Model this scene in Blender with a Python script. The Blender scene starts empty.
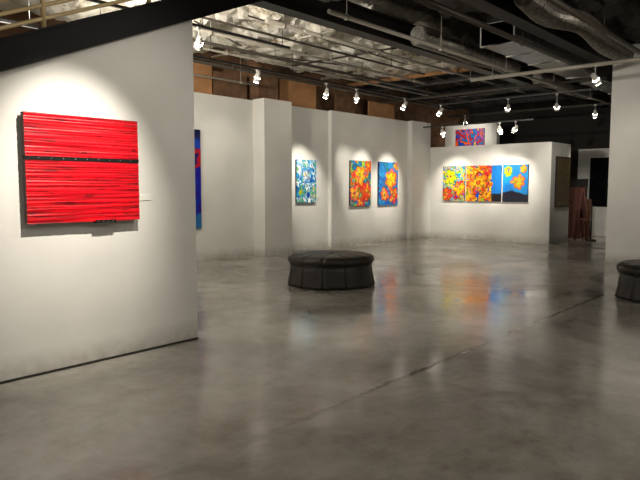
import bpy, bmesh, math, random
from mathutils import Vector, Matrix, noise
random.seed(7)
scene = bpy.context.scene
scene.view_settings.view_transform = 'Standard'
COL = scene.collection

# ------------------------------------------------------------------ helpers
def lin(c):
    return tuple((x/12.92 if x <= 0.04045 else ((x+0.055)/1.055)**2.4) for x in c)
def rgb(r, g, b):
    return lin((r/255, g/255, b/255)) + (1.0,)

def new_mat(name):
    m = bpy.data.materials.new(name); m.use_nodes = True
    nt = m.node_tree
    return m, nt, nt.nodes['Principled BSDF']

def simple(name, col, rough=0.5, metal=0.0, noise_amt=0.15, scale=6.0, bump=0.0, col2=None, spec=0.5):
    m, nt, b = new_mat(name)
    tc = nt.nodes.new('ShaderNodeTexCoord')
    n = nt.nodes.new('ShaderNodeTexNoise'); n.inputs['Scale'].default_value = scale
    n.inputs['Detail'].default_value = 5
    nt.links.new(tc.outputs['Object'], n.inputs['Vector'])
    cr = nt.nodes.new('ShaderNodeValToRGB')
    cr.color_ramp.elements[0].position = 0.3; cr.color_ramp.elements[1].position = 0.7
    c2 = col2 if col2 else tuple(x*(1-noise_amt) for x in col[:3])+(1,)
    cr.color_ramp.elements[0].color = c2; cr.color_ramp.elements[1].color = col
    nt.links.new(n.outputs['Fac'], cr.inputs['Fac'])
    nt.links.new(cr.outputs['Color'], b.inputs['Base Color'])
    b.inputs['Roughness'].default_value = rough
    b.inputs['Metallic'].default_value = metal
    b.inputs['Specular IOR Level'].default_value = spec
    if bump:
        bp = nt.nodes.new('ShaderNodeBump'); bp.inputs['Strength'].default_value = bump
        bp.inputs['Distance'].default_value = 0.02
        nt.links.new(n.outputs['Fac'], bp.inputs['Height'])
        nt.links.new(bp.outputs['Normal'], b.inputs['Normal'])
    return m

def emis(name, col, s):
    m, nt, b = new_mat(name)
    b.inputs['Base Color'].default_value = col
    b.inputs['Emission Color'].default_value = col
    b.inputs['Emission Strength'].default_value = s
    return m

def tag(o, label=None, category=None, kind=None, group=None):
    if label: o['label'] = label
    if category: o['category'] = category
    if kind: o['kind'] = kind
    if group: o['group'] = group
    return o

def mesh_obj(name, bm, mats, origin=(0, 0, 0), parent=None, smooth=False):
    me = bpy.data.meshes.new(name)
    o3 = Vector(origin)
    for v in bm.verts: v.co -= o3
    bmesh.ops.recalc_face_normals(bm, faces=bm.faces)
    if smooth:
        for f in bm.faces: f.smooth = True
    bm.to_mesh(me); bm.free()
    for m in (mats if isinstance(mats, (list, tuple)) else [mats]): me.materials.append(m)
    o = bpy.data.objects.new(name, me); COL.objects.link(o)
    if parent is not None:
        o.parent = parent
        o.location = o3 - parent.location
    else:
        o.location = o3
    return o

def add_box(bm, a, b, mi=0, rot=None, bevel=0.0):
    a = Vector(a); b = Vector(b); c = (a+b)/2; s = b-a
    M = Matrix.Translation(c)
    if rot is not None: M = M @ rot
    M = M @ Matrix.Diagonal((abs(s.x), abs(s.y), abs(s.z), 1))
    r = bmesh.ops.create_cube(bm, size=1.0, matrix=M)
    fs = set()
    for v in r['verts']:
        for f in v.link_faces: fs.add(f)
    for f in fs: f.material_index = mi
    if bevel:
        es = set()
        for f in fs:
            for e in f.edges: es.add(e)
        bmesh.ops.bevel(bm, geom=list(es), offset=bevel, segments=2, affect='EDGES', profile=0.5)
    return r

def box(name, a, b, mat, parent=None, bevel=0.0, **kw):
    bm = bmesh.new(); add_box(bm, a, b, bevel=bevel)
    org = ((a[0]+b[0])/2, (a[1]+b[1])/2, min(a[2], b[2]))
    o = mesh_obj(name, bm, mat, org, parent)
    return tag(o, **kw)

def add_cyl(bm, p, q, r, r2=None, seg=14, mi=0, caps=True):
    p = Vector(p); q = Vector(q); d = q-p
    M = Matrix.Translation((p+q)/2) @ d.to_track_quat('Z', 'Y').to_matrix().to_4x4()
    res = bmesh.ops.create_cone(bm, cap_ends=caps, segments=seg, radius1=r, radius2=r if r2 is None else r2, depth=d.length, matrix=M)
    for v in res['verts']:
        for f in v.link_faces:
            f.material_index = mi; f.smooth = len(f.verts) == 4
    return res

def cyl(name, p, q, r, mat, parent=None, r2=None, seg=14, **kw):
    bm = bmesh.new(); add_cyl(bm, p, q, r, r2, seg)
    o = mesh_obj(name, bm, mat, p, parent)
    return tag(o, **kw)

def empty(name, loc, **kw):
    e = bpy.data.objects.new(name, None); e.location = loc; e.empty_display_size = 0.1
    COL.objects.link(e)
    return tag(e, **kw)

# ------------------------------------------------------------------ materials
def wall_mat(name, c1, c2):
    m, nt, b = new_mat(name)
    tc = nt.nodes.new('ShaderNodeTexCoord')
    n = nt.nodes.new('ShaderNodeTexNoise'); n.inputs['Scale'].default_value = 1.3; n.inputs['Detail'].default_value = 8
    nt.links.new(tc.outputs['Object'], n.inputs['Vector'])
    cr = nt.nodes.new('ShaderNodeValToRGB')
    cr.color_ramp.elements[0].position = 0.35; cr.color_ramp.elements[1].position = 0.65
    cr.color_ramp.elements[0].color = c1; cr.color_ramp.elements[1].color = c2
    nt.links.new(n.outputs['Fac'], cr.inputs['Fac'])
    sp = nt.nodes.new('ShaderNodeSeparateXYZ'); nt.links.new(tc.outputs['Object'], sp.inputs[0])
    n2 = nt.nodes.new('ShaderNodeTexNoise'); n2.inputs['Scale'].default_value = 9; n2.inputs['Detail'].default_value = 6
    nt.links.new(tc.outputs['Object'], n2.inputs['Vector'])
    mr = nt.nodes.new('ShaderNodeMapRange'); mr.inputs['From Min'].default_value = 0.0; mr.inputs['From Max'].default_value = 0.22
    mr.inputs['To Min'].default_value = 1.0; mr.inputs['To Max'].default_value = 0.0
    nt.links.new(sp.outputs['Z'], mr.inputs['Value'])
    mu = nt.nodes.new('ShaderNodeMath'); mu.operation = 'MULTIPLY'
    nt.links.new(mr.outputs[0], mu.inputs[0]); nt.links.new(n2.outputs['Fac'], mu.inputs[1])
    mx = nt.nodes.new('ShaderNodeMix'); mx.data_type = 'RGBA'
    mx.inputs[7].default_value = rgb(120, 110, 95)
    nt.links.new(mu.outputs[0], mx.inputs[0]); nt.links.new(cr.outputs['Color'], mx.inputs[6])
    nt.links.new(mx.outputs[2], b.inputs['Base Color'])
    b.inputs['Roughness'].default_value = 0.6
    bp = nt.nodes.new('ShaderNodeBump'); bp.inputs['Strength'].default_value = 0.12; bp.inputs['Distance'].default_value = 0.01
    nt.links.new(n2.outputs['Fac'], bp.inputs['Height']); nt.links.new(bp.outputs['Normal'], b.inputs['Normal'])
    return m
M_wall = wall_mat('white_wall_paint', rgb(207, 206, 201), rgb(217, 216, 212))
M_dark = simple('dark_paint_and_shade', rgb(34, 31, 28), 0.8, scale=2)  # dark paint; also carries the wall-foot and recess shade
M_black = simple('black_painted_steel', rgb(26, 24, 23), 0.55, scale=5)
M_stair = simple('black_stair_steel', rgb(6, 5, 6), 0.65, scale=5, spec=0.25)
M_blackpipe = simple('dark_conduit', rgb(62, 56, 48), 0.5, scale=5)
M_greypipe = simple('grey_conduit', rgb(172, 166, 154), 0.4, metal=0.2, scale=8)
M_galv = simple('galvanised_steel', rgb(150, 150, 147), 0.4, metal=0.6, scale=12, noise_amt=0.4, bump=0.1)
M_foil = simple('foil_flex_duct', rgb(140, 136, 128), 0.4, metal=0.5, scale=14, noise_amt=0.65, bump=0.5)
M_ply = simple('raw_plywood', rgb(176, 128, 84), 0.8, scale=3, noise_amt=0.35)
M_brown = simple('brown_brick', rgb(120, 88, 62), 0.9, scale=5, noise_amt=0.6, bump=0.5)
M_tan = simple('tan_rail', rgb(225, 200, 150), 0.4, scale=4)
M_leather = simple('black_leather', rgb(38, 35, 32), 0.42, scale=25, noise_amt=0.35, bump=0.25)
M_canvas_side = simple('canvas_edge', rgb(26, 20, 22), 0.8)
M_rededge = simple('dark_red_edge', rgb(70, 8, 12), 0.6)
M_lamp = simple('lamp_housing_white', rgb(205, 203, 198), 0.4)
M_lampdark = simple('lamp_housing_black', rgb(25, 25, 25), 0.4)
M_lens = emis('lamp_lens_glow', (1, 0.92, 0.78, 1), 60)
M_paper = simple('label_card', rgb(225, 225, 218), 0.6)
M_redwood = simple('dark_red_wood', rgb(88, 44, 32), 0.7, scale=4, noise_amt=0.4)
M_brownwood = simple('brown_board_wood', rgb(104, 66, 44), 0.8, scale=4, noise_amt=0.4)
M_door = simple('white_door_paint', rgb(215, 215, 210), 0.5)
M_glass = simple('dark_door_glass', rgb(14, 17, 18), 0.08, noise_amt=0.1)

# floor
def floor_mat():
    m, nt, b = new_mat('polished_concrete_floor')
    L = nt.links.new; N = nt.nodes.new
    tc = N('ShaderNodeTexCoord')
    def ns(s, d, r=0.5, dist=0.0):
        n = N('ShaderNodeTexNoise'); n.inputs['Scale'].default_value = s; n.inputs['Detail'].default_value = d; n.inputs['Roughness'].default_value = r
        n.inputs['Distortion'].default_value = dist
        L(tc.outputs['Object'], n.inputs['Vector']); return n
    n1 = ns(0.6, 10, 0.66, 0.5); n2 = ns(3.0, 8, 0.65); n3 = ns(0.9, 5); n4 = ns(0.8, 3); n5 = ns(14, 6, 0.7)
    cr = N('ShaderNodeValToRGB')
    e = cr.color_ramp.elements
    e[0].position = 0.32; e[0].color = rgb(122, 118, 109)
    e[1].position = 0.66; e[1].color = rgb(184, 181, 173)
    L(n1.outputs['Fac'], cr.inputs['Fac'])
    cr2 = N('ShaderNodeValToRGB'); e = cr2.color_ramp.elements
    e[0].position = 0.32; e[0].color = (0.70, 0.68, 0.64, 1); e[1].position = 0.56; e[1].color = (1, 1, 1, 1)
    L(n2.outputs['Fac'], cr2.inputs['Fac'])
    cr3 = N('ShaderNodeValToRGB'); e = cr3.color_ramp.elements
    e[0].position = 0.3; e[0].color = (0.78, 0.77, 0.75, 1); e[1].position = 0.5; e[1].color = (1, 1, 1, 1)
    L(n5.outputs['Fac'], cr3.inputs['Fac'])
    mx = N('ShaderNodeMix'); mx.data_type = 'RGBA'; mx.blend_type = 'MULTIPLY'; mx.inputs[0].default_value = 0.85
    L(cr.outputs['Color'], mx.inputs[6]); L(cr2.outputs['Color'], mx.inputs[7])
    mxb = N('ShaderNodeMix'); mxb.data_type = 'RGBA'; mxb.blend_type = 'MULTIPLY'; mxb.inputs[0].default_value = 0.8
    L(mx.outputs[2], mxb.inputs[6]); L(cr3.outputs['Color'], mxb.inputs[7])
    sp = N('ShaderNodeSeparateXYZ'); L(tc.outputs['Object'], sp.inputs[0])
    sc = N('ShaderNodeMath'); sc.operation = 'MULTIPLY_ADD'; sc.inputs[1].default_value = 0.22; sc.inputs[2].default_value = -2.76
    L(n2.outputs['Fac'], sc.inputs[0])
    ad = N('ShaderNodeMath'); ad.operation = 'ADD'; L(sp.outputs['Y'], ad.inputs[0]); L(sc.outputs[0], ad.inputs[1])
    ab = N('ShaderNodeMath'); ab.operation = 'ABSOLUTE'; L(ad.outputs[0], ab.inputs[0])
    mr = N('ShaderNodeMapRange'); mr.inputs['From Min'].default_value = 0.004; mr.inputs['From Max'].default_value = 0.035
    mr.inputs['To Min'].default_value = 0.8; mr.inputs['To Max'].default_value = 0.0
    L(ab.outputs[0], mr.inputs['Value'])
    gp = N('ShaderNodeMapRange'); gp.inputs['From Min'].default_value = 0.38; gp.inputs['From Max'].default_value = 0.55
    gp.inputs['To Min'].default_value = 0.25; gp.inputs['To Max'].default_value = 1.0
    L(n4.outputs['Fac'], gp.inputs['Value'])
    gx = N('ShaderNodeMapRange'); gx.inputs['From Min'].default_value = 2.3; gx.inputs['From Max'].default_value = 4.2
    gx.inputs['To Min'].default_value = 0.15; L(sp.outputs['X'], gx.inputs['Value'])
    gm = N('ShaderNodeMath'); gm.operation = 'MULTIPLY'; L(mr.outputs[0], gm.inputs[0]); L(gp.outputs[0], gm.inputs[1])
    gm2 = N('ShaderNodeMath'); gm2.operation = 'MULTIPLY'; L(gm.outputs[0], gm2.inputs[0]); L(gx.outputs[0], gm2.inputs[1])
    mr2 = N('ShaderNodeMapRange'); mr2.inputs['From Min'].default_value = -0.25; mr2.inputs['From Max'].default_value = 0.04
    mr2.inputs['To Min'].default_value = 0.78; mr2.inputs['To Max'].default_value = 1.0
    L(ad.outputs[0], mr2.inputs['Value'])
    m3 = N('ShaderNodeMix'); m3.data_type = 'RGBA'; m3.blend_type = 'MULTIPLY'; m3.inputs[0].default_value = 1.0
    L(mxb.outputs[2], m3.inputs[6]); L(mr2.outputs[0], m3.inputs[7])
    m4 = N('ShaderNodeMix'); m4.data_type = 'RGBA'; m4.inputs[7].default_value = rgb(52, 47, 40)
    L(gm2.outputs[0], m4.inputs[0]); L(m3.outputs[2], m4.inputs[6])
    L(m4.outputs[2], b.inputs['Base Color'])
    rr = N('ShaderNodeMapRange'); rr.inputs['From Min'].default_value = 0.3; rr.inputs['From Max'].default_value = 0.7
    rr.inputs['To Min'].default_value = 0.07; rr.inputs['To Max'].default_value = 0.27
    L(n3.outputs['Fac'], rr.inputs['Value']); L(rr.outputs[0], b.inputs['Roughness'])
    b.inputs['Specular IOR Level'].default_value = 0.9
    bp = N('ShaderNodeBump'); bp.inputs['Strength'].default_value = 0.16; bp.inputs['Distance'].default_value = 0.02
    L(n2.outputs['Fac'], bp.inputs['Height']); L(bp.outputs['Normal'], b.inputs['Normal'])
    return m
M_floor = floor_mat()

def ceil_mat():
    m, nt, b = new_mat('flaking_ceiling')
    L = nt.links.new; N = nt.nodes.new
    tc = N('ShaderNodeTexCoord')
    n1 = N('ShaderNodeTexNoise'); n1.inputs['Scale'].default_value = 0.9; n1.inputs['Detail'].default_value = 12; n1.inputs['Roughness'].default_value = 0.72
    n1.inputs['Distortion'].default_value = 0.9
    L(tc.outputs['Object'], n1.inputs['Vector'])
    cr = N('ShaderNodeValToRGB'); e = cr.color_ramp.elements
    e[0].position = 0.32; e[0].color = rgb(66, 52, 40)
    e[1].position = 0.56; e[1].color = rgb(240, 237, 228)
    x = e.new(0.39); x.color = rgb(140, 120, 94)
    x = e.new(0.44); x.color = rgb(214, 208, 192)
    L(n1.outputs['Fac'], cr.inputs['Fac'])
    sp = N('ShaderNodeSeparateXYZ'); L(tc.outputs['Object'], sp.inputs[0])
    def mrn(sock, a, bb):
        q = N('ShaderNodeMapRange'); q.inputs['From Min'].default_value = a; q.inputs['From Max'].default_value = bb
        L(sock, q.inputs['Value']); return q.outputs[0]
    fy = mrn(sp.outputs['Y'], 5.6, 6.1)
    fx = mrn(sp.outputs['X'], 13.8, 12.6)
    mu = N('ShaderNodeMath'); mu.operation = 'MULTIPLY'; L(fy, mu.inputs[0]); L(fx, mu.inputs[1])
    mx = N('ShaderNodeMix'); mx.data_type = 'RGBA'; mx.inputs[6].default_value = rgb(44, 40, 36)
    L(mu.outputs[0], mx.inputs[0]); L(cr.outputs['Color'], mx.inputs[7])
    L(mx.outputs[2], b.inputs['Base Color'])
    b.inputs['Roughness'].default_value = 0.9
    bp = N('ShaderNodeBump'); bp.inputs['Strength'].default_value = 0.9; bp.inputs['Distance'].default_value = 0.08
    L(n1.outputs['Fac'], bp.inputs['Height']); L(bp.outputs['Normal'], b.inputs['Normal'])
    return m
M_ceil = ceil_mat()

# ------------------------------------------------------------------ shell
XN, XP, YN, YP = -4.0, 20.0, -4.0, 10.4
CZ = 4.25
HZ = CZ-0.10
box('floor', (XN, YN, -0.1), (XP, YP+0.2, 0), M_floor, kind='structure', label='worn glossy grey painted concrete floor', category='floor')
fl = bpy.data.objects['floor']
for v in fl.data.vertices: v.co += Vector(fl.location)
fl.location = (0, 0, 0)

bm = bmesh.new()
nx, ny = 180, 110
grid = []
for i in range(nx+1):
    row = []
    for j in range(ny+1):
        x = XN+(XP-XN)*i/nx; y = YN+(YP+0.2-YN)*j/ny
        z = CZ
        if 0 < i < nx and 0 < j < ny:
            z += 0.26*noise.fractal(Vector((x*1.1, y*1.1, 3.1)), 0.8, 2.1, 5) + 0.05
            z = max(z, CZ-0.1)
        row.append(bm.verts.new((x, y, z)))
    grid.append(row)
for i in range(nx):
    for j in range(ny):
        bm.faces.new((grid[i][j], grid[i][j+1], grid[i+1][j+1], grid[i+1][j]))
r = bmesh.ops.extrude_face_region(bm, geom=bm.faces[:])
for g in r['geom']:
    if isinstance(g, bmesh.types.BMVert): g.co.z = CZ+0.6
o = mesh_obj('ceiling', bm, M_ceil)
tag(o, kind='structure', label='rough flaking plaster and black painted ceiling', category='ceiling')

box('wall_back', (3.0, 10.0, 0), (16.2, 10.15, 3.36), M_wall, kind='structure', label='white drywall gallery wall', category='wall')
box('wall_upper', (XN, 10.4, 0), (XP, 10.6, CZ+0.3), M_brown, kind='structure', label='rough brown masonry behind the white drywall', category='wall')
box('wall_side', (XN, 10.0, 0), (3.0, 10.15, 3.36), M_wall, kind='structure', label='white drywall', category='wall')
box('wall_west', (XN-0.2, YN, 0), (XN, YP+0.2, CZ+0.3), M_wall, kind='structure', label='white wall', category='wall')
box('wall_south', (XN, YN-0.2, 0), (XP, YN, CZ+0.3), M_wall, kind='structure', label='white wall', category='wall')
box('wall_pilaster', (9.28, 9.65, 0), (10.12, 10.0, 3.38), M_wall, kind='structure', label='white boxed pilaster', category='wall')
box('wall_bay', (11.8, 9.9, 0), (15.2, 10.0, 3.37), M_wall, kind='structure', label='white drywall bay', category='wall')
box('wall_corner', (15.2, 9.75, 0), (16.2, 10.0, 3.38), M_wall, kind='structure', label='white corner pier', category='wall')
box('wall_freestanding', (16.2, 6.13, 0), (17.6, 9.75, 2.67), M_wall, kind='structure', label='white freestanding display wall', category='wall')
box('wall_east_upper', (19.8, YN, 2.65), (20.0, YP, CZ+0.3), M_dark, kind='structure', label='dark painted upper wall', category='wall')
box('wall_east_dark', (19.8, 6.62, 0), (20.0, YP, 2.65), M_dark, kind='structure', label='flat dark wall standing in for a shaded recess', category='wall')  # recess is not modelled; its shade is put into the wall colour
box('wall_east', (19.8, YN, 0), (20.0, 5.0, 2.65), M_wall, kind='structure', label='white wall', category='wall')
box('wall_behind', (18.2, 8.6, 0), (18.4, 10.4, 3.5), M_wall, kind='structure', label='white wall behind the display wall', category='wall')
box('wall_column', (13.1, 2.3, 0), (13.9, 3.81, CZ-0.02), M_wall, kind='structure', label='broad white square column', category='column')

def stz(x): return 2.338+0.412*(x-1.948)
bm = bmesh.new()
x0, x1 = -1.6, 3.76
pts = [(x0, 0), (x1, 0), (x1, stz(x1)+0.14), (x0, stz(x0)+0.14)]
f = [bm.verts.new((x, 4.88, z)) for x, z in pts]
bk = [bm.verts.new((x, 5.04, z)) for x, z in pts]
bm.faces.new(f); bm.faces.new(bk[::-1])
for i in range(4):
    j = (i+1) % 4
    bm.faces.new((f[i], bk[i], bk[j], f[j]))
o = mesh_obj('wall_left', bm, M_wall)
tag(o, kind='structure', label='white partition wall closing the underside of a stair', category='wall')
box('shadow_strip_left', (x0, 4.868, 0), (x1, 4.88, 0.018), M_dark, kind='structure', label='dark strip standing in for the shadow gap at the wall foot', category='shadow_strip')  # shadow line under the wall, put in as a dark strip

# doors
door = empty('door_1', (19.75, 6.05, 0), kind='structure', label='white half-glazed door with dark glass', category='door')
bm = bmesh.new()
add_box(bm, (19.68, 6.42, 0), (19.8, 6.62, 2.65)); add_box(bm, (19.68, 5.0, 2.45), (19.8, 6.42, 2.65))
add_box(bm, (19.68, 5.0, 0), (19.8, 5.12, 2.45))
mesh_obj('door_frame', bm, M_door, (19.75, 6.0, 0), door)
bm = bmesh.new()
add_box(bm, (19.73, 5.12, 0.01), (19.79, 6.42, 0.9)); add_box(bm, (19.73, 5.12, 2.38), (19.79, 6.42, 2.45))
add_box(bm, (19.73, 6.28, 0.9), (19.79, 6.42, 2.38)); add_box(bm, (19.73, 5.12, 0.9), (19.79, 5.26, 2.38))
leaf = mesh_obj('door_leaf', bm, M_door, (19.76, 5.8, 0), door)
box('door_glass', (19.755, 5.26, 0.9), (19.77, 6.28, 2.38), M_glass, door)
cyl('door_handle', (19.70, 5.22, 1.0), (19.70, 5.22, 1.25), 0.015, M_galv, door)

def board(a, b, mat, lab):
    box('plywood_board', a, b, mat, label=lab, category='board', group='boards above the drywall')
board((7.1, 10.10, 3.36), (8.25, 10.14, 3.98), M_ply, 'raw plywood board above the drywall')
board((8.30, 10.10, 3.36), (9.2, 10.14, 3.86), M_brown, 'dark brown board above the drywall')
board((10.2, 10.10, 3.36), (11.45, 10.14, 3.95), M_ply, 'raw plywood board above the drywall')
board((12.2, 10.10, 3.37), (13.0, 10.14, 3.8), M_brown, 'dark brown board above the drywall')
board((13.6, 10.10, 3.37), (14.8, 10.14, 3.8), M_ply, 'raw plywood board above the drywall')
box('wall_pilaster_upper', (9.35, 9.9, 3.38), (9.95, 10.4, CZ), M_brown, kind='structure', label='brown concrete pier above the pilaster', category='wall')

# ------------------------------------------------------------------ stair
stair = empty('staircase', (1.9, 5.3, 0), label='black steel staircase with tan rails above the white partition', category='staircase')
def sloped_plate(bm, xa, xb, y0, y1, lo, hi):
    p = [(xa, stz(xa)+lo), (xb, stz(xb)+lo), (xb, stz(xb)+hi), (xa, stz(xa)+hi)]
    a = [bm.verts.new((x, y0, z)) for x, z in p]; b = [bm.verts.new((x, y1, z)) for x, z in p]
    bm.faces.new(a); bm.faces.new(b[::-1])
    for i in range(4):
        j = (i+1) % 4; bm.faces.new((a[i], b[i], b[j], a[j]))
sx0, sx1 = -1.6, 5.7
for yy in (4.80, 5.86):
    bm = bmesh.new(); sloped_plate(bm, sx0, sx1, yy, yy+0.06, 0.0, 0.235)
    sloped_plate(bm, sx0, sx1, yy-0.02, yy+0.08, 0.215, 0.24)
    mesh_obj('stringer', bm, M_stair, (sx0, yy, stz(sx0)), stair)
nst = 22
for i in range(nst):
    x = sx0+0.15+i*0.33; z = stz(x)+0.14
    bm = bmesh.new(); add_box(bm, (x-0.16, 5.07, z), (x+0.16, 5.84, z+0.035))
    mesh_obj('tread', bm, M_stair, (x, 5.4, z), stair)
bm = bmesh.new()
for k in range(5):
    lo = 0.31+k*0.10
    a = (sx0, 4.83, stz(sx0)+lo); b = (sx1-0.3, 4.83, stz(sx1-0.3)+lo)
    add_cyl(bm, a, b, 0.016 if k < 4 else 0.024, seg=8)
mesh_obj('railing', bm, M_tan, (sx0, 4.83, stz(sx0)), stair)
for i in range(8):
    x = sx0+0.1+i*0.95
    cyl('railing_post', (x, 4.83, stz(x)+0.24), (x, 4.83, stz(x)+0.74), 0.02, M_tan, stair)

# ------------------------------------------------------------------ artwork
def attr_mat(name, rough=0.45, lo=0.6, hi=1.35):
    m, nt, b = new_mat(name)
    a = nt.nodes.new('ShaderNodeAttribute'); a.attribute_name = 'paint'
    tc = nt.nodes.new('ShaderNodeTexCoord')
    n = nt.nodes.new('ShaderNodeTexNoise'); n.inputs['Scale'].default_value = 22; n.inputs['Detail'].default_value = 6
    nt.links.new(tc.outputs['Object'], n.inputs['Vector'])
    h = nt.nodes.new('ShaderNodeHueSaturation'); h.inputs['Saturation'].default_value = 1.1
    mr = nt.nodes.new('ShaderNodeMapRange'); mr.inputs['To Min'].default_value = lo; mr.inputs['To Max'].default_value = hi
    nt.links.new(n.outputs['Fac'], mr.inputs['Value'])
    nt.links.new(mr.outputs[0], h.inputs['Value'])
    nt.links.new(a.outputs['Color'], h.inputs['Color']); nt.links.new(h.outputs['Color'], b.inputs['Base Color'])
    b.inputs['Roughness'].default_value = rough
    bp = nt.nodes.new('ShaderNodeBump'); bp.inputs['Strength'].default_value = 0.3; bp.inputs['Distance'].default_value = 0.004
    nt.links.new(n.outputs['Fac'], bp.inputs['Height']); nt.links.new(bp.outputs['Normal'], b.inputs['Normal'])
    return m
M_paint = attr_mat('acrylic_paint')
M_paintred = attr_mat('glossy_red_paint', 0.3, 0.75, 1.2)

def canvas(name, org, sdir, nrm, w, h, depth, fn, nu=100, nv=100, parent=None, side=None, face=None, relief=None):
    """org = lower-left corner on the wall as a viewer sees it"""
    org = Vector(org); s = Vector(sdir); n = Vector(nrm); up = Vector((0, 0, 1))
    bm = bmesh.new(); cols = []
    g = []
    for i in range(nu+1):
        row = []
        for j in range(nv+1):
            dd = depth+(relief(w*i/nu, h*j/nv) if relief else 0)
            v = bm.verts.new(org+s*(w*i/nu)+up*(h*j/nv)+n*dd)
            cols.append(fn(w*i/nu, h*j/nv, w, h)); row.append(v)
        g.append(row)
    for i in range(nu):
        for j in range(nv):
            bm.faces.new((g[i][j], g[i+1][j], g[i+1][j+1], g[i][j+1]))
    bk = [bm.verts.new(org+s*a+up*b) for a, b in ((0, 0), (w, 0), (w, h), (0, h))]
    for _ in bk: cols.append((0.1, 0.1, 0.1))
    edges = [[g[i][0] for i in range(nu+1)], [g[nu][j] for j in range(nv+1)],
             [g[i][nv] for i in range(nu, -1, -1)], [g[0][j] for j in range(nv, -1, -1)]]
    for k in range(4):
        f = bm.faces.new([bk[(k+1) % 4], bk[k]]+edges[k]); f.material_index = 1
    f = bm.faces.new(bk[::-1]); f.material_index = 1
    c0 = org+s*(w/2)
    me = bpy.data.meshes.new(name)
    for v in bm.verts: v.co -= c0
    bmesh.ops.recalc_face_normals(bm, faces=bm.faces)
    bm.to_mesh(me); bm.free()
    ca = me.color_attributes.new('paint', 'FLOAT_COLOR', 'POINT')
    for i, c in enumerate(cols): ca.data[i].color = (c[0], c[1], c[2], 1)
    me.materials.append(face or M_paint); me.materials.append(side or M_canvas_side)
    o = bpy.data.objects.new(name, me); COL.objects.link(o)
    if parent: o.parent = parent; o.location = c0-parent.location
    else: o.location = c0
    return o

def C(r, g, b): return lin((r/255, g/255, b/255))
def mixc(a, b, t):
    t = max(0, min(1, t)); return tuple(a[i]*(1-t)+b[i]*t for i in range(3))
def nz(x, y, s, seed): return noise.noise(Vector((x*s, y*s, seed)))*0.5+0.5
BLUE = C(12, 65, 170); CYAN = C(25, 150, 205); NAVY = C(10, 18, 66); RED = C(195, 16, 18); ORA = C(225, 88, 14)
YEL = C(238, 190, 30); GRN = C(24, 120, 50); LIME = C(140, 185, 40); WHT = C(235, 235, 228); BLK = C(12, 10, 14)
PINK = C(220, 60, 110); SKY = C(20, 105, 180); MAR = C(100, 8, 14)
def flower(x, y, cx, cy, R, n, rot, c_in, c_out, c_core, c_line=BLK, wob=0.0):
    ox, oy = x, y
    x = x+0.36*R*(nz(ox, oy, 5, cx*7)-0.5); y = y+0.36*R*(nz(ox, oy, 5, cy*9+3)-0.5)
    dx, dy = x-cx, y-cy
    r = math.hypot(dx, dy)/R; th = math.atan2(dy, dx)+rot+wob*r
    pet = abs(math.cos(n*th/2))
    edge = 0.66+0.34*pet**0.6+0.35*(nz(math.cos(th), math.sin(th), 1.6, cx*31+cy)-0.5)
    if r > edge: return None
    if r < 0.18: return c_core if r < 0.12 else c_line
    if r > edge-0.07: return c_line
    if pet < 0.22: return mixc(c_line, c_in, 0.15)
    t = (r-0.2)/(edge-0.2)+0.5*(nz(ox, oy, 12, cx+5)-0.5)
    c = mixc(c_in, c_out, t)
    k = nz(ox, oy, 9, cy*13+1)
    if k > 0.66: c = mixc(c, YEL, 0.6)
    if k < 0.34: c = mixc(c, PINK, 0.6) if c_out[0] > 0.3 else mixc(c, NAVY, 0.6)
    q = nz(ox, oy, 11, cx*17+4)
    if q > 0.70: c = mixc(c, GRN if c_out[0] > 0.3 else LIME, 0.75)
    elif q < 0.27: c = mixc(c, BLUE, 0.7)
    return c
def layered(fl, bg):
    def fn(x, y, w, h):
        for f in fl:
            c = flower(x, y, f[0]*w, f[1]*h, f[2]*h, *f[3:])
            if c: return c
        return bg(x, y, w, h)
    return fn
def swirl_bg(cols, s, seed):
    def fn(x, y, w, h):
        a = nz(x, y, s, seed); b = nz(x+a, y-a, s*1.7, seed+5)
        v = (a*0.5+b*0.5-0.22)/0.56*len(cols)
        k = int(max(0, min(len(cols)-1, v)))
        if abs(v-round(v)) < 0.08 and 0 < v < len(cols): return BLK
        return cols[k]
    return fn
P1 = layered([(0.5, 0.64, 0.20, 5, 0.4, WHT, CYAN, LIME, BLUE, 1.0), (0.25, 0.25, 0.16, 6, 0.1, LIME, CYAN, YEL, NAVY, 1.0),
              (0.85, 0.28, 0.16, 5, 0.9, LIME, CYAN, WHT, BLUE, 0.5)],
             swirl_bg([BLUE, SKY, CYAN, WHT, CYAN, LIME, CYAN, BLUE], 5, 1.3))
P2 = layered([(0.45, 0.68, 0.23, 6, 0.2, YEL, ORA, LIME, MAR), (0.75, 0.32, 0.24, 7, 0.5, ORA, RED, YEL, MAR),
              (0.2, 0.28, 0.20, 5, 0.1, YEL, PINK, RED, MAR), (0.9, 0.9, 0.16, 6, 0.3, ORA, RED, YEL, MAR),
              (0.5, 0.02, 0.16, 6, 0, ORA, RED, RED, RED)],
             swirl_bg([BLUE, GRN, SKY, LIME, RED, ORA, SKY], 5, 7.3))
P3 = layered([(0.62, 0.6, 0.25, 6, 0.6, YEL, ORA, LIME, RED), (0.8, 0.22, 0.20, 5, 0.2, ORA, RED, YEL, MAR),
              (0.3, 0.24, 0.18, 6, 0.2, YEL, RED, GRN, NAVY), (0.95, 0.92, 0.14, 6, 0, YEL, PINK, RED, GRN)],
             swirl_bg([NAVY, BLUE, SKY, CYAN, SKY, BLUE, GRN, SKY], 4.5, 11.3))
TA = layered([(0.35, 0.7, 0.22, 6, 0.2, YEL, LIME, RED, GRN), (0.8, 0.35, 0.24, 6, 0.9, YEL, RED, LIME, MAR),
              (0.2, 0.2, 0.20, 7, 0.3, ORA, RED, YEL, MAR)],
             swirl_bg([GRN, LIME, SKY, YEL, CYAN, LIME, RED, BLUE], 5, 2.7))
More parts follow.
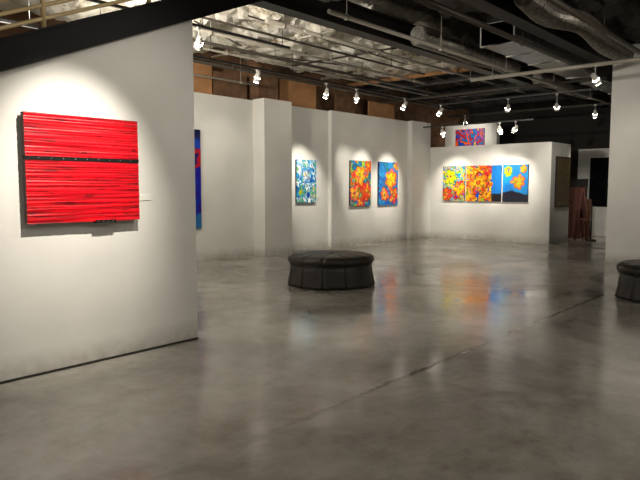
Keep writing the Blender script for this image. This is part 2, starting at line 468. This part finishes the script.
def tb_bg(x, y, w, h):
    if x > 0.68*w+0.12*h*nz(0, y, 5, 1):
        if y < 0.22*h: return BLK
        return SKY
    return swirl_bg([RED, BLUE, YEL, ORA, LIME, RED], 4, 9.9)(x, y, w, h)
TB = layered([(0.36, 0.52, 0.34, 7, 0.2, YEL, RED, ORA, MAR), (0.05, 0.2, 0.26, 6, 0.5, YEL, RED, LIME, MAR),
              (0.60, 0.86, 0.16, 6, 0.1, ORA, RED, YEL, MAR), (0.60, 0.2, 0.17, 6, 0.7, YEL, RED, RED, MAR),
              (0.1, 0.88, 0.18, 5, 0.7, LIME, ORA, GRN, RED)], tb_bg)
def tc_bg(x, y, w, h):
    m = 0.22*h - 0.06*h*(x/w) + 0.07*h*(nz(x, 0, 7, 2)) + 0.07*h*math.exp(-((x/w-0.4)/0.25)**2)
    if y < m: return mixc(BLK, NAVY, 0.25)
    return mixc(CYAN, SKY, nz(x, y, 3, 4)*1.4)
TC = layered([(0.22, 0.82, 0.15, 7, 0.2, YEL, LIME, RED, GRN), (0.62, 0.54, 0.20, 7, 0.4, LIME, ORA, YEL, RED),
              (0.82, 0.88, 0.11, 6, 0.4, YEL, ORA, RED, GRN)], tc_bg)
def PB(x, y, w, h):
    t = y/h+0.10*(nz(x, y, 4, 2)-0.5)
    if t > 0.90: return NAVY
    if t > 0.80: return mixc(NAVY, C(60, 90, 190), nz(x, y, 7, 1))
    if t > 0.60: return C(170, 24, 40) if nz(x, y, 6, 3) > 0.45 else C(30, 20, 90)
    if t < 0.12: return C(60, 110, 160)
    return mixc(C(30, 70, 180), C(50, 30, 120), nz(x, y, 5, 8)*1.3)
def PFar(x, y, w, h):
    return swirl_bg([NAVY, BLUE, ORA, SKY, RED, BLUE, YEL], 3.2, 5.5)(x, y, w, h)
def PDark(x, y, w, h):
    if x < 0.05 or y < 0.05 or x > w-0.05 or y > h-0.05: return C(60, 45, 30)
    return mixc(C(40, 36, 26), C(150, 125, 80), nz(x, y, 14, 8)**1.5)

def art(org, sd, nr, w, h, fn, lab, d=0.04, **k):
    o = canvas('painting', org, sd, nr, w, h, d, fn, **k)
    return tag(o, label=lab, category='painting')
X_ = (1, 0, 0); NY = (0, -1, 0); MY = (0, -1, 0); NX = (-1, 0, 0)
art((6.9, 9.998, 0.68), X_, NY, 0.91, 1.95, PB, 'tall abstract canvas in deep blue and red', d=0.05)
art((10.60, 9.998, 1.13), X_, NY, 0.70, 1.01, P1, 'canvas with blue, white and lime flowers')
art((12.50, 9.898, 1.01), X_, NY, 0.88, 1.17, P2, 'canvas crowded with orange and red flowers')
art((13.74, 9.898, 1.00), X_, NY, 0.92, 1.18, P3, 'canvas with orange flowers on blue ground')
art((16.198, 9.29, 1.10), MY, NX, 0.71, 1.0, TA, 'lime and red floral canvas, first of a triptych')
art((16.198, 8.535, 1.10), MY, NX, 1.06, 1.0, TB, 'large orange blossom canvas, middle of a triptych')
art((16.198, 7.43, 1.10), MY, NX, 0.71, 1.0, TC, 'blue sky canvas with flowers and dark hill')
art((16.5, 6.128, 0.96), X_, NY, 1.0, 1.35, PDark, 'dark textured brown panel on the wall end')
art((18.198, 10.0, 2.72), MY, NX, 1.0, 0.62, PFar, 'blue and orange canvas hung high behind')

def red_fn(off):
    def fn(x, y, w, h):
        Y = y+off
        a = noise.noise(Vector((x*1.3, Y*60, 1.7)))*0.5+0.5
        b = noise.noise(Vector((x*4+a, Y*120, 5.7)))*0.5+0.5
        e = noise.noise(Vector((x*1.5, Y*24, 3.3)))*0.5+0.5
        c = mixc(C(110, 0, 8), C(212, 8, 30), a*1.35)
        c = mixc(c, C(125, 2, 12), max(0, (e-0.5)*1.5))
        if b > 0.62: c = mixc(c, C(228, 50, 54), 0.65)
        if b < 0.26: c = mixc(c, C(50, 3, 6), 0.75)
        d = noise.noise(Vector((x*1.6, Y*30, 9.7)))
        if abs(d) < 0.035 and a < 0.6: c = mixc(c, C(44, 3, 5), 0.6)
        return c
    return fn
def red_rel(off):
    return lambda x, y: 0.005*noise.noise(Vector((x*1.3, (y+off)*60, 1.7)))
rp = empty('painting', (2.595, 4.86, 1.21), label='red streaked wooden diptych split by a dark gap', category='painting')
canvas('panel', (2.105, 4.85, 1.737), X_, NY, 0.98, 0.333, 0.05, red_fn(2.0), nu=130, nv=130, parent=rp, side=M_rededge, face=M_paintred, relief=red_rel(2.0))
canvas('panel', (2.105, 4.85, 1.215), X_, NY, 0.98, 0.498, 0.05, red_fn(0.0), nu=130, nv=190, parent=rp, side=M_rededge, face=M_paintred, relief=red_rel(0.0))
box('backing_board', (2.12, 4.85, 1.235), (3.07, 4.878, 2.05), M_black, rp)
bm = bmesh.new()
add_box(bm, (2.105, 4.793, 1.711), (3.085, 4.85, 1.739))
for i in range(9): add_box(bm, (2.2+i*0.1, 4.791, 1.722), (2.208+i*0.1, 4.793, 1.728), mi=1)
mesh_obj('metal_strip', bm, [M_stair, M_galv], (2.6, 4.82, 1.711), rp)
bm = bmesh.new(); add_box(bm, (2.66, 4.79, 1.202), (2.85, 4.84, 1.225))
for i in range(4): add_box(bm, (2.68+i*0.045, 4.787, 1.209), (2.69+i*0.045, 4.79, 1.217), mi=1)
mesh_obj('metal_clip', bm, [M_stair, M_galv], (2.75, 4.82, 1.202), rp)
def placard(a, b):
    box('wall_placard', a, b, M_paper, label='small white title card beside a painting', category='label')
placard((3.14, 4.874, 1.38), (3.25, 4.88, 1.43))
placard((11.36, 9.994, 1.22), (11.44, 10.0, 1.30))
placard((14.74, 9.894, 1.2), (14.82, 9.9, 1.28))

# ------------------------------------------------------------------ ottomans
def ottoman(cx, cy, rot, lab):
    root = empty('ottoman', (cx, cy, 0), label=lab, category='ottoman', group='round leather ottomans')
    S = 264; NP = 12; K = 1.09
    prof = [(0.335, 0.61), (0.31, 0.625), (0.22, 0.64), (0.12, 0.655), (0.04, 0.672), (0.008, 0.678), (0.008, 0.64), (0.2, 0.58)]
    bm = bmesh.new(); rings = []
    for k, (z, r) in enumerate(prof):
        f = 1-(z/0.335)
        ring = []
        for i in range(S):
            th = 2*math.pi*i/S+rot
            ph = (th*NP/(2*math.pi)) % 1.0
            d = min(ph, 1-ph)
            groove = math.exp(-(d/0.03)**2)
            puff = math.sin(math.pi*ph)
            rr = r - 0.045*groove*(0.25+0.75*f) - 0.010*puff*f + 0.014*f*math.exp(-((d-0.10)/0.04)**2)
            zz = z + (0.02*groove+0.012*puff if k in (4, 5) else 0)
            ring.append(bm.verts.new((cx+rr*math.cos(th), cy+rr*math.sin(th), max(0.003, zz*K))))
        rings.append(ring)
    for a, b in zip(rings, rings[1:]):
        for i in range(S):
            j = (i+1) % S; bm.faces.new((a[i], a[j], b[j], b[i]))
    bm.faces.new(rings[-1]); bm.faces.new(rings[0][::-1])
    mesh_obj('skirt', bm, M_leather, (cx, cy, 0), root, smooth=True)
    prof = [(0.305, 0.60), (0.312, 0.638), (0.335, 0.662), (0.365, 0.672), (0.395, 0.664), (0.418, 0.64), (0.432, 0.59), (0.44, 0.5), (0.445, 0.36), (0.447, 0.2), (0.444, 0.1), (0.435, 0.04)]
    bm = bmesh.new(); rings = []
    for k, (z, r) in enumerate(prof):
        ring = []
        for i in range(S):
            th = 2*math.pi*i/S+rot
            ph = (th*NP/(2*math.pi)) % 1.0; d = min(ph, 1-ph)
            g = math.exp(-(d/0.05)**2)
            rr = r-(0.016*g if k in (1, 2, 3, 4, 5) else 0)
            zz = z-(0.014*g if k >= 4 else 0)*(0.4+r)
            ring.append(bm.verts.new((cx+rr*math.cos(th), cy+rr*math.sin(th), zz*K)))
        rings.append(ring)
    for a, b in zip(rings, rings[1:]):
        for i in range(S):
            j = (i+1) % S; bm.faces.new((a[i], a[j], b[j], b[i]))
    bm.faces.new(rings[-1]); bm.faces.new(rings[0][::-1])
    mesh_obj('cushion', bm, M_leather, (cx, cy, 0.30), root, smooth=True)
    def btn(x, y, z, s):
        bm = bmesh.new(); bmesh.ops.create_uvsphere(bm, u_segments=14, v_segments=8, radius=s, matrix=Matrix.Translation((x, y, z)) @ Matrix.Diagonal((1, 1, 0.5, 1)))
        mesh_obj('button', bm, M_leather, (x, y, z), root, smooth=True)
    btn(cx, cy, 0.438*K, 0.03)
    for i in range(6):
        th = 2*math.pi*i/6
        btn(cx+0.38*math.cos(th), cy+0.38*math.sin(th), 0.44*K, 0.016)
    bm = bmesh.new(); Rr = 0.64; rc = 0.009; ringsw = []
    for i in range(96):
        th = 2*math.pi*i/96; ring = []
        for k in range(8):
            a = 2*math.pi*k/8; rr = Rr+rc*math.cos(a)
            ring.append(bm.verts.new((cx+rr*math.cos(th), cy+rr*math.sin(th), 0.306*K+rc*math.sin(a))))
        ringsw.append(ring)
    for i in range(96):
        a = ringsw[i]; b = ringsw[(i+1) % 96]
        for k in range(8): bm.faces.new((a[k], a[(k+1) % 8], b[(k+1) % 8], b[k]))
    mesh_obj('welt', bm, M_leather, (cx, cy, 0.3), root, smooth=True)
ottoman(7.32, 6.15, 0.1, 'round black leather ottoman with pleated skirt')
ottoman(9.31, 1.86, 0.4, 'round black leather ottoman beside the white column')

# ------------------------------------------------------------------ far corner clutter
ez = empty('easel', (18.25, 6.0, 0), label='folded dark red wooden easel standing by the door', category='easel')
for p, q in (((18.15, 6.12, 0), (18.3, 6.02, 1.45)), ((18.25, 5.72, 0), (18.32, 5.98, 1.45)), ((18.45, 5.9, 0), (18.34, 6.0, 1.40))):
    cyl('leg', p, q, 0.03, M_redwood, ez, seg=6)
bm = bmesh.new(); add_box(bm, (18.17, 5.78, 0.55), (18.23, 6.12, 0.61)); mesh_obj('ledge', bm, M_redwood, (18.2, 5.95, 0.55), ez)
def lean(y0, y1, x, h, ang, mat, lab):
    bm = bmesh.new()
    add_box(bm, (x-0.015, y0, 0.0), (x+0.015, y1, h), rot=Matrix.Rotation(math.radians(ang), 4, 'Y'))
    zm = min(v.co.z for v in bm.verts)
    for v in bm.verts: v.co.z -= zm
    o = mesh_obj('leaning_board', bm, mat, (x, (y0+y1)/2, 0)); tag(o, label=lab, category='board', group='boards leaning by the door')
lean(6.10, 6.6, 18.75, 1.5, 9, M_redwood, 'dark reddish board leaning behind the easel')
lean(5.98, 6.5, 18.98, 1.15, 9, M_brownwood, 'shorter brown board leaning behind the easel')
lean(6.2, 6.7, 19.25, 1.75, 7, M_dark, 'tall near-black board leaning behind the easel')
st = empty('stanchion', (17.95, 5.62, 0), label='thin dark pole on a round base', category='stand')
cyl('base', (17.95, 5.62, 0), (17.95, 5.62, 0.04), 0.14, M_black, st, seg=24)
cyl('pole', (17.95, 5.62, 0.04), (17.95, 5.62, 0.95), 0.02, M_black, st)
bm = bmesh.new(); bmesh.ops.create_uvsphere(bm, u_segments=12, v_segments=8, radius=0.035, matrix=Matrix.Translation((17.95, 5.62, 0.97)))
mesh_obj('finial', bm, M_black, (17.95, 5.62, 0.97), st, smooth=True)

# ------------------------------------------------------------------ ceiling services
def beam(a, b, w, h, mat, lab):
    bm = bmesh.new(); a = Vector(a); b = Vector(b)
    t = 0.03
    if abs(a.x-b.x) > abs(a.y-b.y):
        add_box(bm, (a.x, a.y-w/2, a.z-t), (b.x, a.y+w/2, a.z)); add_box(bm, (a.x, a.y-w/2, a.z-h), (b.x, a.y+w/2, a.z-h+t))
        add_box(bm, (a.x, a.y-t/2, a.z-h+t), (b.x, a.y+t/2, a.z-t))
    else:
        add_box(bm, (a.x-w/2, a.y, a.z-t), (a.x+w/2, b.y, a.z)); add_box(bm, (a.x-w/2, a.y, a.z-h), (a.x+w/2, b.y, a.z-h+t))
        add_box(bm, (a.x-t/2, a.y, a.z-h+t), (a.x+t/2, b.y, a.z-t))
    o = mesh_obj('ceiling_beam', bm, mat, a)
    tag(o, label=lab, category='beam', group='black steel beams under the ceiling')
beam((3.0, 6.0, 4.24), (19.8, 6.0, 4.24), 0.24, 0.38, M_black, 'black steel beam under the ceiling')
beam((4.0, 3.9, 4.24), (13.1, 3.9, 4.24), 0.24, 0.36, M_black, 'black steel beam under the ceiling')
beam((4.0, 1.6, 4.24), (19.8, 1.6, 4.24), 0.24, 0.36, M_black, 'black steel beam under the ceiling')
for x in (13.2, 15.6, 17.9):
    beam((x, 6.15, 4.22), (x, 10.2, 4.22), 0.18, 0.26, M_black, 'black steel cross beam under the ceiling')

def pipe(a, b, r, mat, lab, name='conduit_pipe', grp='pipes and conduits under the ceiling'):
    a = Vector(a); b = Vector(b)
    bm = bmesh.new(); add_cyl(bm, a, b, r, seg=10)
    L = (b-a).length; n = max(1, int(L/2.5))
    for i in range(n+1):
        p = a.lerp(b, (i+0.15)/(n+0.3))
        add_cyl(bm, p, (p.x, p.y, max(HZ, p.z+0.03)), 0.006, seg=6)
        d = (b-a).normalized()*0.02
        add_cyl(bm, p-d, p+d, r*1.35, seg=10)
    o = mesh_obj(name, bm, mat, a); tag(o, label=lab, category='pipe', group=grp)
for (yy, zz, r, m, xa, xb) in ((8.25, 3.86, 0.03, M_blackpipe, 5.2, 16.5), (8.95, 3.95, 0.022, M_greypipe, 5.0, 15.0), (9.35, 3.80, 0.03, M_blackpipe, 5.0, 16.8),
                               (7.5, 4.0, 0.02, M_blackpipe, 5.0, 14.0), (6.7, 3.92, 0.035, M_greypipe, 6.5, 12.0),
                               (7.9, 3.93, 0.025, M_greypipe, 6.0, 12.8), (6.4, 3.82, 0.02, M_greypipe, 7.0, 15.0), (9.65, 3.62, 0.022, M_greypipe, 5.0, 9.1),
                               (5.08, 3.66, 0.03, M_greypipe, 6, 18.5), (4.1, 3.74, 0.04, M_blackpipe, 6, 13.0), (2.9, 3.72, 0.04, M_blackpipe, 6.0, 13.0)):
    pipe((xa, yy, zz), (xb, yy, zz), r, m, 'long straight pipe hung below the ceiling')
for (xx, zz, r, m, ya, yb) in ((8.0, 4.05, 0.018, M_greypipe, 6.2, 9.8), (9.7, 4.05, 0.02, M_blackpipe, 6.2, 9.8), (11.3, 4.05, 0.03, M_greypipe, 6.2, 9.8), (12.2, 4.0, 0.045, M_ply, 6.2, 9.7), (13.4, 3.70, 0.03, M_blackpipe, 4.0, 9.6), (16.9, 3.62, 0.03, M_blackpipe, 2.0, 9.6)):
    pipe((xx, ya, zz), (xx, yb, zz), r, m, 'cross pipe hung below the ceiling')
pipe((10.9, 5.7, 3.52), (10.9, 1.9, 3.52), 0.035, M_greypipe, 'pale grey pipe carrying a spotlight')
for a, b in (((6.6, 7.2, 4.1), (11.2, 7.4, 4.08)), ((8.2, 9.2, 4.08), (10.6, 8.5, 4.1)), ((6.2, 8.0, 4.08), (7.9, 8.8, 4.1))):
    pipe(a, b, 0.013, M_blackpipe, 'thin slanting conduit below the ceiling')

bm = bmesh.new()
add_box(bm, (9.6, 4.3, 3.80), (18.5, 4.85, 4.14))
for i in range(10): add_box(bm, (9.6+i*0.98, 4.28, 3.78), (9.64+i*0.98, 4.87, 4.15))
o = mesh_obj('air_duct', bm, M_galv, (9.6, 4.5, 3.78)); tag(o, label='rectangular sheet metal air duct', category='duct')
def flex(pts, r, lab, mat):
    P = [Vector(p) for p in pts]; P = [P[0]*2-P[1]]+P+[P[-1]*2-P[-2]]
    path = []
    for i in range(1, len(P)-2):
        for k in range(28):
            t = k/28; a, b, c, d = P[i-1], P[i], P[i+1], P[i+2]
            path.append(0.5*((2*b)+(-a+c)*t+(2*a-5*b+4*c-d)*t*t+(-a+3*b-3*c+d)*t**3))
    path.append(P[-2])
    bm = bmesh.new(); rings = []
    for i, p in enumerate(path):
        d = (path[min(i+1, len(path)-1)]-path[max(i-1, 0)]).normalized()
        s = d.cross(Vector((0, 0, 1))).normalized(); u = s.cross(d)
        rr = r*(1.0 if i % 2 else 0.86)
        rings.append([bm.verts.new(p+(s*math.cos(2*math.pi*k/18)+u*math.sin(2*math.pi*k/18))*rr) for k in range(18)])
    for a, b in zip(rings, rings[1:]):
        for k in range(18): bm.faces.new((a[k], a[(k+1) % 18], b[(k+1) % 18], b[k]))
    bm.faces.new(rings[0]); bm.faces.new(rings[-1][::-1])
    o = mesh_obj('flexible_duct', bm, mat, pts[0], smooth=False); tag(o, label=lab, category='duct', group='foil flexible ducts')
flex([(8.6, 5.45, 3.9), (9.6, 5.35, 3.86), (10.6, 5.5, 3.9), (11.4, 5.45, 3.92), (12.3, 5.5, 3.9)], 0.17, 'crumpled foil flexible duct under the ceiling', M_foil)
flex([(7.8, 3.35, 3.92), (8.8, 3.45, 3.90), (9.8, 3.3, 3.95), (11.2, 3.4, 3.9), (12.6, 3.45, 3.94)], 0.16, 'thick foil flexible duct near the column', M_foil)
flex([(13.6, 5.5, 3.88), (14.4, 5.4, 3.88), (15.4, 5.5, 3.9), (16.6, 5.4, 3.88)], 0.16, 'foil flexible duct beside the beam', M_foil)

# ------------------------------------------------------------------ track lighting
def track(a, b):
    bm = bmesh.new(); a = Vector(a); b = Vector(b)
    if abs(a.x-b.x) > abs(a.y-b.y): add_box(bm, (a.x, a.y-0.02, a.z), (b.x, a.y+0.02, a.z+0.035))
    else: add_box(bm, (a.x-0.02, a.y, a.z), (a.x+0.02, b.y, a.z+0.035))
    n = max(2, int((b-a).length/2))
    for i in range(n+1):
        p = a.lerp(b, (i+0.1)/(n+0.2)); add_cyl(bm, (p.x, p.y, a.z+0.03), (p.x, p.y, HZ), 0.006, seg=6)
    o = mesh_obj('light_track', bm, M_lampdark, a); tag(o, label='slim black lighting track hung from the ceiling', category='lighting track', group='lighting tracks')
track((4.8, 8.7, 3.70), (15.6, 8.7, 3.70))
track((3.9, 7.1, 3.72), (7.4, 7.1, 3.72))
track((14.1, 4.2, 3.58), (14.1, 8.6, 3.58))
track((14.9, 6.1, 3.12), (14.9, 9.2, 3.12))
track((1.2, 3.2, 3.48), (5.4, 3.2, 3.48))
track((0.6, 7.2, 3.3), (3.4, 7.2, 3.3))  # rail added to carry the unseen upward spot behind the stair
track((5.0, -0.6, 3.3), (9.0, -0.6, 3.3))  # rail added to carry the other unseen upward spot

def spot(pos, target, ztrack, power, cone=62, lit=True, mat=None, col=(1.0, 0.92, 0.79), rad=0.04, blend=1.0):
    pos = Vector(pos); target = Vector(target); d = (target-pos).normalized()
    root = empty('track_spotlight', pos, label='small white track spotlight hung from a ceiling track', category='spotlight', group='track spotlights')
    mat = mat or M_lamp
    bm = bmesh.new(); add_box(bm, pos+Vector((-0.03, -0.02, ztrack-pos.z-0.03)), pos+Vector((0.03, 0.02, ztrack-pos.z)))
    add_cyl(bm, (pos.x, pos.y, pos.z+0.02), (pos.x, pos.y, ztrack-0.03), 0.008, seg=8)
    mesh_obj('stem', bm, mat, pos, root)
    bm = bmesh.new()
    add_cyl(bm, pos-d*0.08, pos+d*0.03, 0.038, 0.052, seg=20)
    add_cyl(bm, pos-d*0.10, pos-d*0.08, 0.022, 0.036, seg=20)
    add_cyl(bm, pos+d*0.03, pos+d*0.10, 0.055, 0.065, seg=20, caps=False)
    mesh_obj('housing', bm, mat, pos, root)
    bm = bmesh.new(); add_cyl(bm, pos+d*0.035, pos+d*0.12, 0.056, 0.048, seg=20)
    mesh_obj('lens', bm, M_lens, pos+d*0.035, root)
    if lit:
        L = bpy.data.lights.new('lamp_light', 'SPOT'); L.energy = power; L.color = col
        L.spot_size = math.radians(cone); L.spot_blend = blend; L.shadow_soft_size = rad
        lo = bpy.data.objects.new('lamp_light', L); COL.objects.link(lo); lo.parent = root
        lo.location = d*0.16
        lo.rotation_euler = d.to_track_quat('-Z', 'Y').to_euler()
    return root

spot((2.50, 3.2, 3.30), (2.50, 4.85, 1.52), 3.48, 520, 50)
spot((3.6, 3.2, 3.32), (2.9, 4.88, 1.3), 3.48, 40, 110)
spot((5.58, 7.1, 3.52), (7.4, 10.0, 1.7), 3.72, 210, 56)
spot((8.2, 8.7, 3.58), (8.6, 10.0, 1.4), 3.70, 30, 85)
spot((10.2, 8.7, 3.50), (10.95, 10.0, 1.5), 3.70, 460, 44)
spot((11.25, 8.7, 3.52), (12.8, 9.9, 1.55), 3.70, 260, 40)
spot((13.2, 8.7, 3.53), (13.0, 9.9, 1.55), 3.70, 300, 44)
spot((14.1, 8.2, 3.42), (14.2, 9.9, 1.55), 3.58, 520, 42)
spot((14.9, 6.97, 2.95), (16.2, 7.1, 1.55), 3.12, 230, 58)
spot((14.9, 6.55, 2.95), (16.2, 8.1, 1.6), 3.12, 290, 54)
spot((14.9, 8.6, 2.97), (16.2, 8.9, 1.55), 3.12, 230, 58)
spot((14.1, 5.25, 3.3), (17.0, 6.13, 1.6), 3.58, 150, 45)
spot((10.9, 3.44, 3.3), (13.1, 3.0, 1.6), 3.52, 45, 90)
spot((14.1, 6.4, 3.36), (16.2, 7.8, 1.9), 3.58, 50, 60)
spot((16.9, 5.3, 3.4), (18.9, 6.1, 0.8), 3.62, 110, 60)  # added to light the easel and leaning boards
spot((16.9, 9.0, 3.4), (18.2, 9.5, 3.0), 3.62, 60, 90)  # added to light the wall and canvas behind the display wall
# added unseen spots aimed upward to brighten the ceiling
spot((2.6, 7.2, 3.1), (8.5, 8.2, 4.25), 3.3, 1500, 95, rad=0.15)
spot((7.0, -0.6, 3.05), (11.0, 5.0, 4.25), 3.3, 240, 100, rad=0.15)

def add_fill_lamp(pos, power, size):  # unseen lamps added to raise the ambient light of the room
    root = empty('fill_lamp', pos, label='added fill lamp with square diffuser, out of view', category='fill lamp', group='added fill lamps')
    bm = bmesh.new(); x, y, z = pos
    add_box(bm, (x-size/2, y-size/2, z), (x+size/2, y+size/2, z+0.05)); add_cyl(bm, (x, y, z+0.05), (x, y, HZ), 0.01, seg=8)
    mesh_obj('housing', bm, M_lamp, pos, root)
    L = bpy.data.lights.new('lamp_light', 'AREA'); L.energy = power; L.size = size*0.9; L.color = (1, 0.91, 0.78)
    lo = bpy.data.objects.new('lamp_light', L); COL.objects.link(lo); lo.parent = root; lo.location = (0, 0, -0.01)
add_fill_lamp((0.2, 1.2, 3.7), 45, 0.8)
add_fill_lamp((4.2, -0.6, 3.7), 65, 0.8)
add_fill_lamp((9.0, -1.5, 3.7), 75, 0.8)
add_fill_lamp((3.0, 7.6, 3.0), 90, 0.6)

w = bpy.data.worlds.new('World'); scene.world = w; w.use_nodes = True
w.node_tree.nodes['Background'].inputs[0].default_value = (0.05, 0.045, 0.04, 1)
w.node_tree.nodes['Background'].inputs[1].default_value = 0.5

# ------------------------------------------------------------------ camera
cam = bpy.data.cameras.new('Camera'); cam.lens = 36*620/640; cam.sensor_width = 36
co = bpy.data.objects.new('Camera', cam); COL.objects.link(co)
p = math.radians(4.886); a = math.radians(41.05)
d = Vector((math.cos(a)*math.cos(p), math.sin(a)*math.cos(p), -math.sin(p)))
co.location = (0, 0, 1.5); co.rotation_euler = d.to_track_quat('-Z', 'Y').to_euler()
scene.camera = co
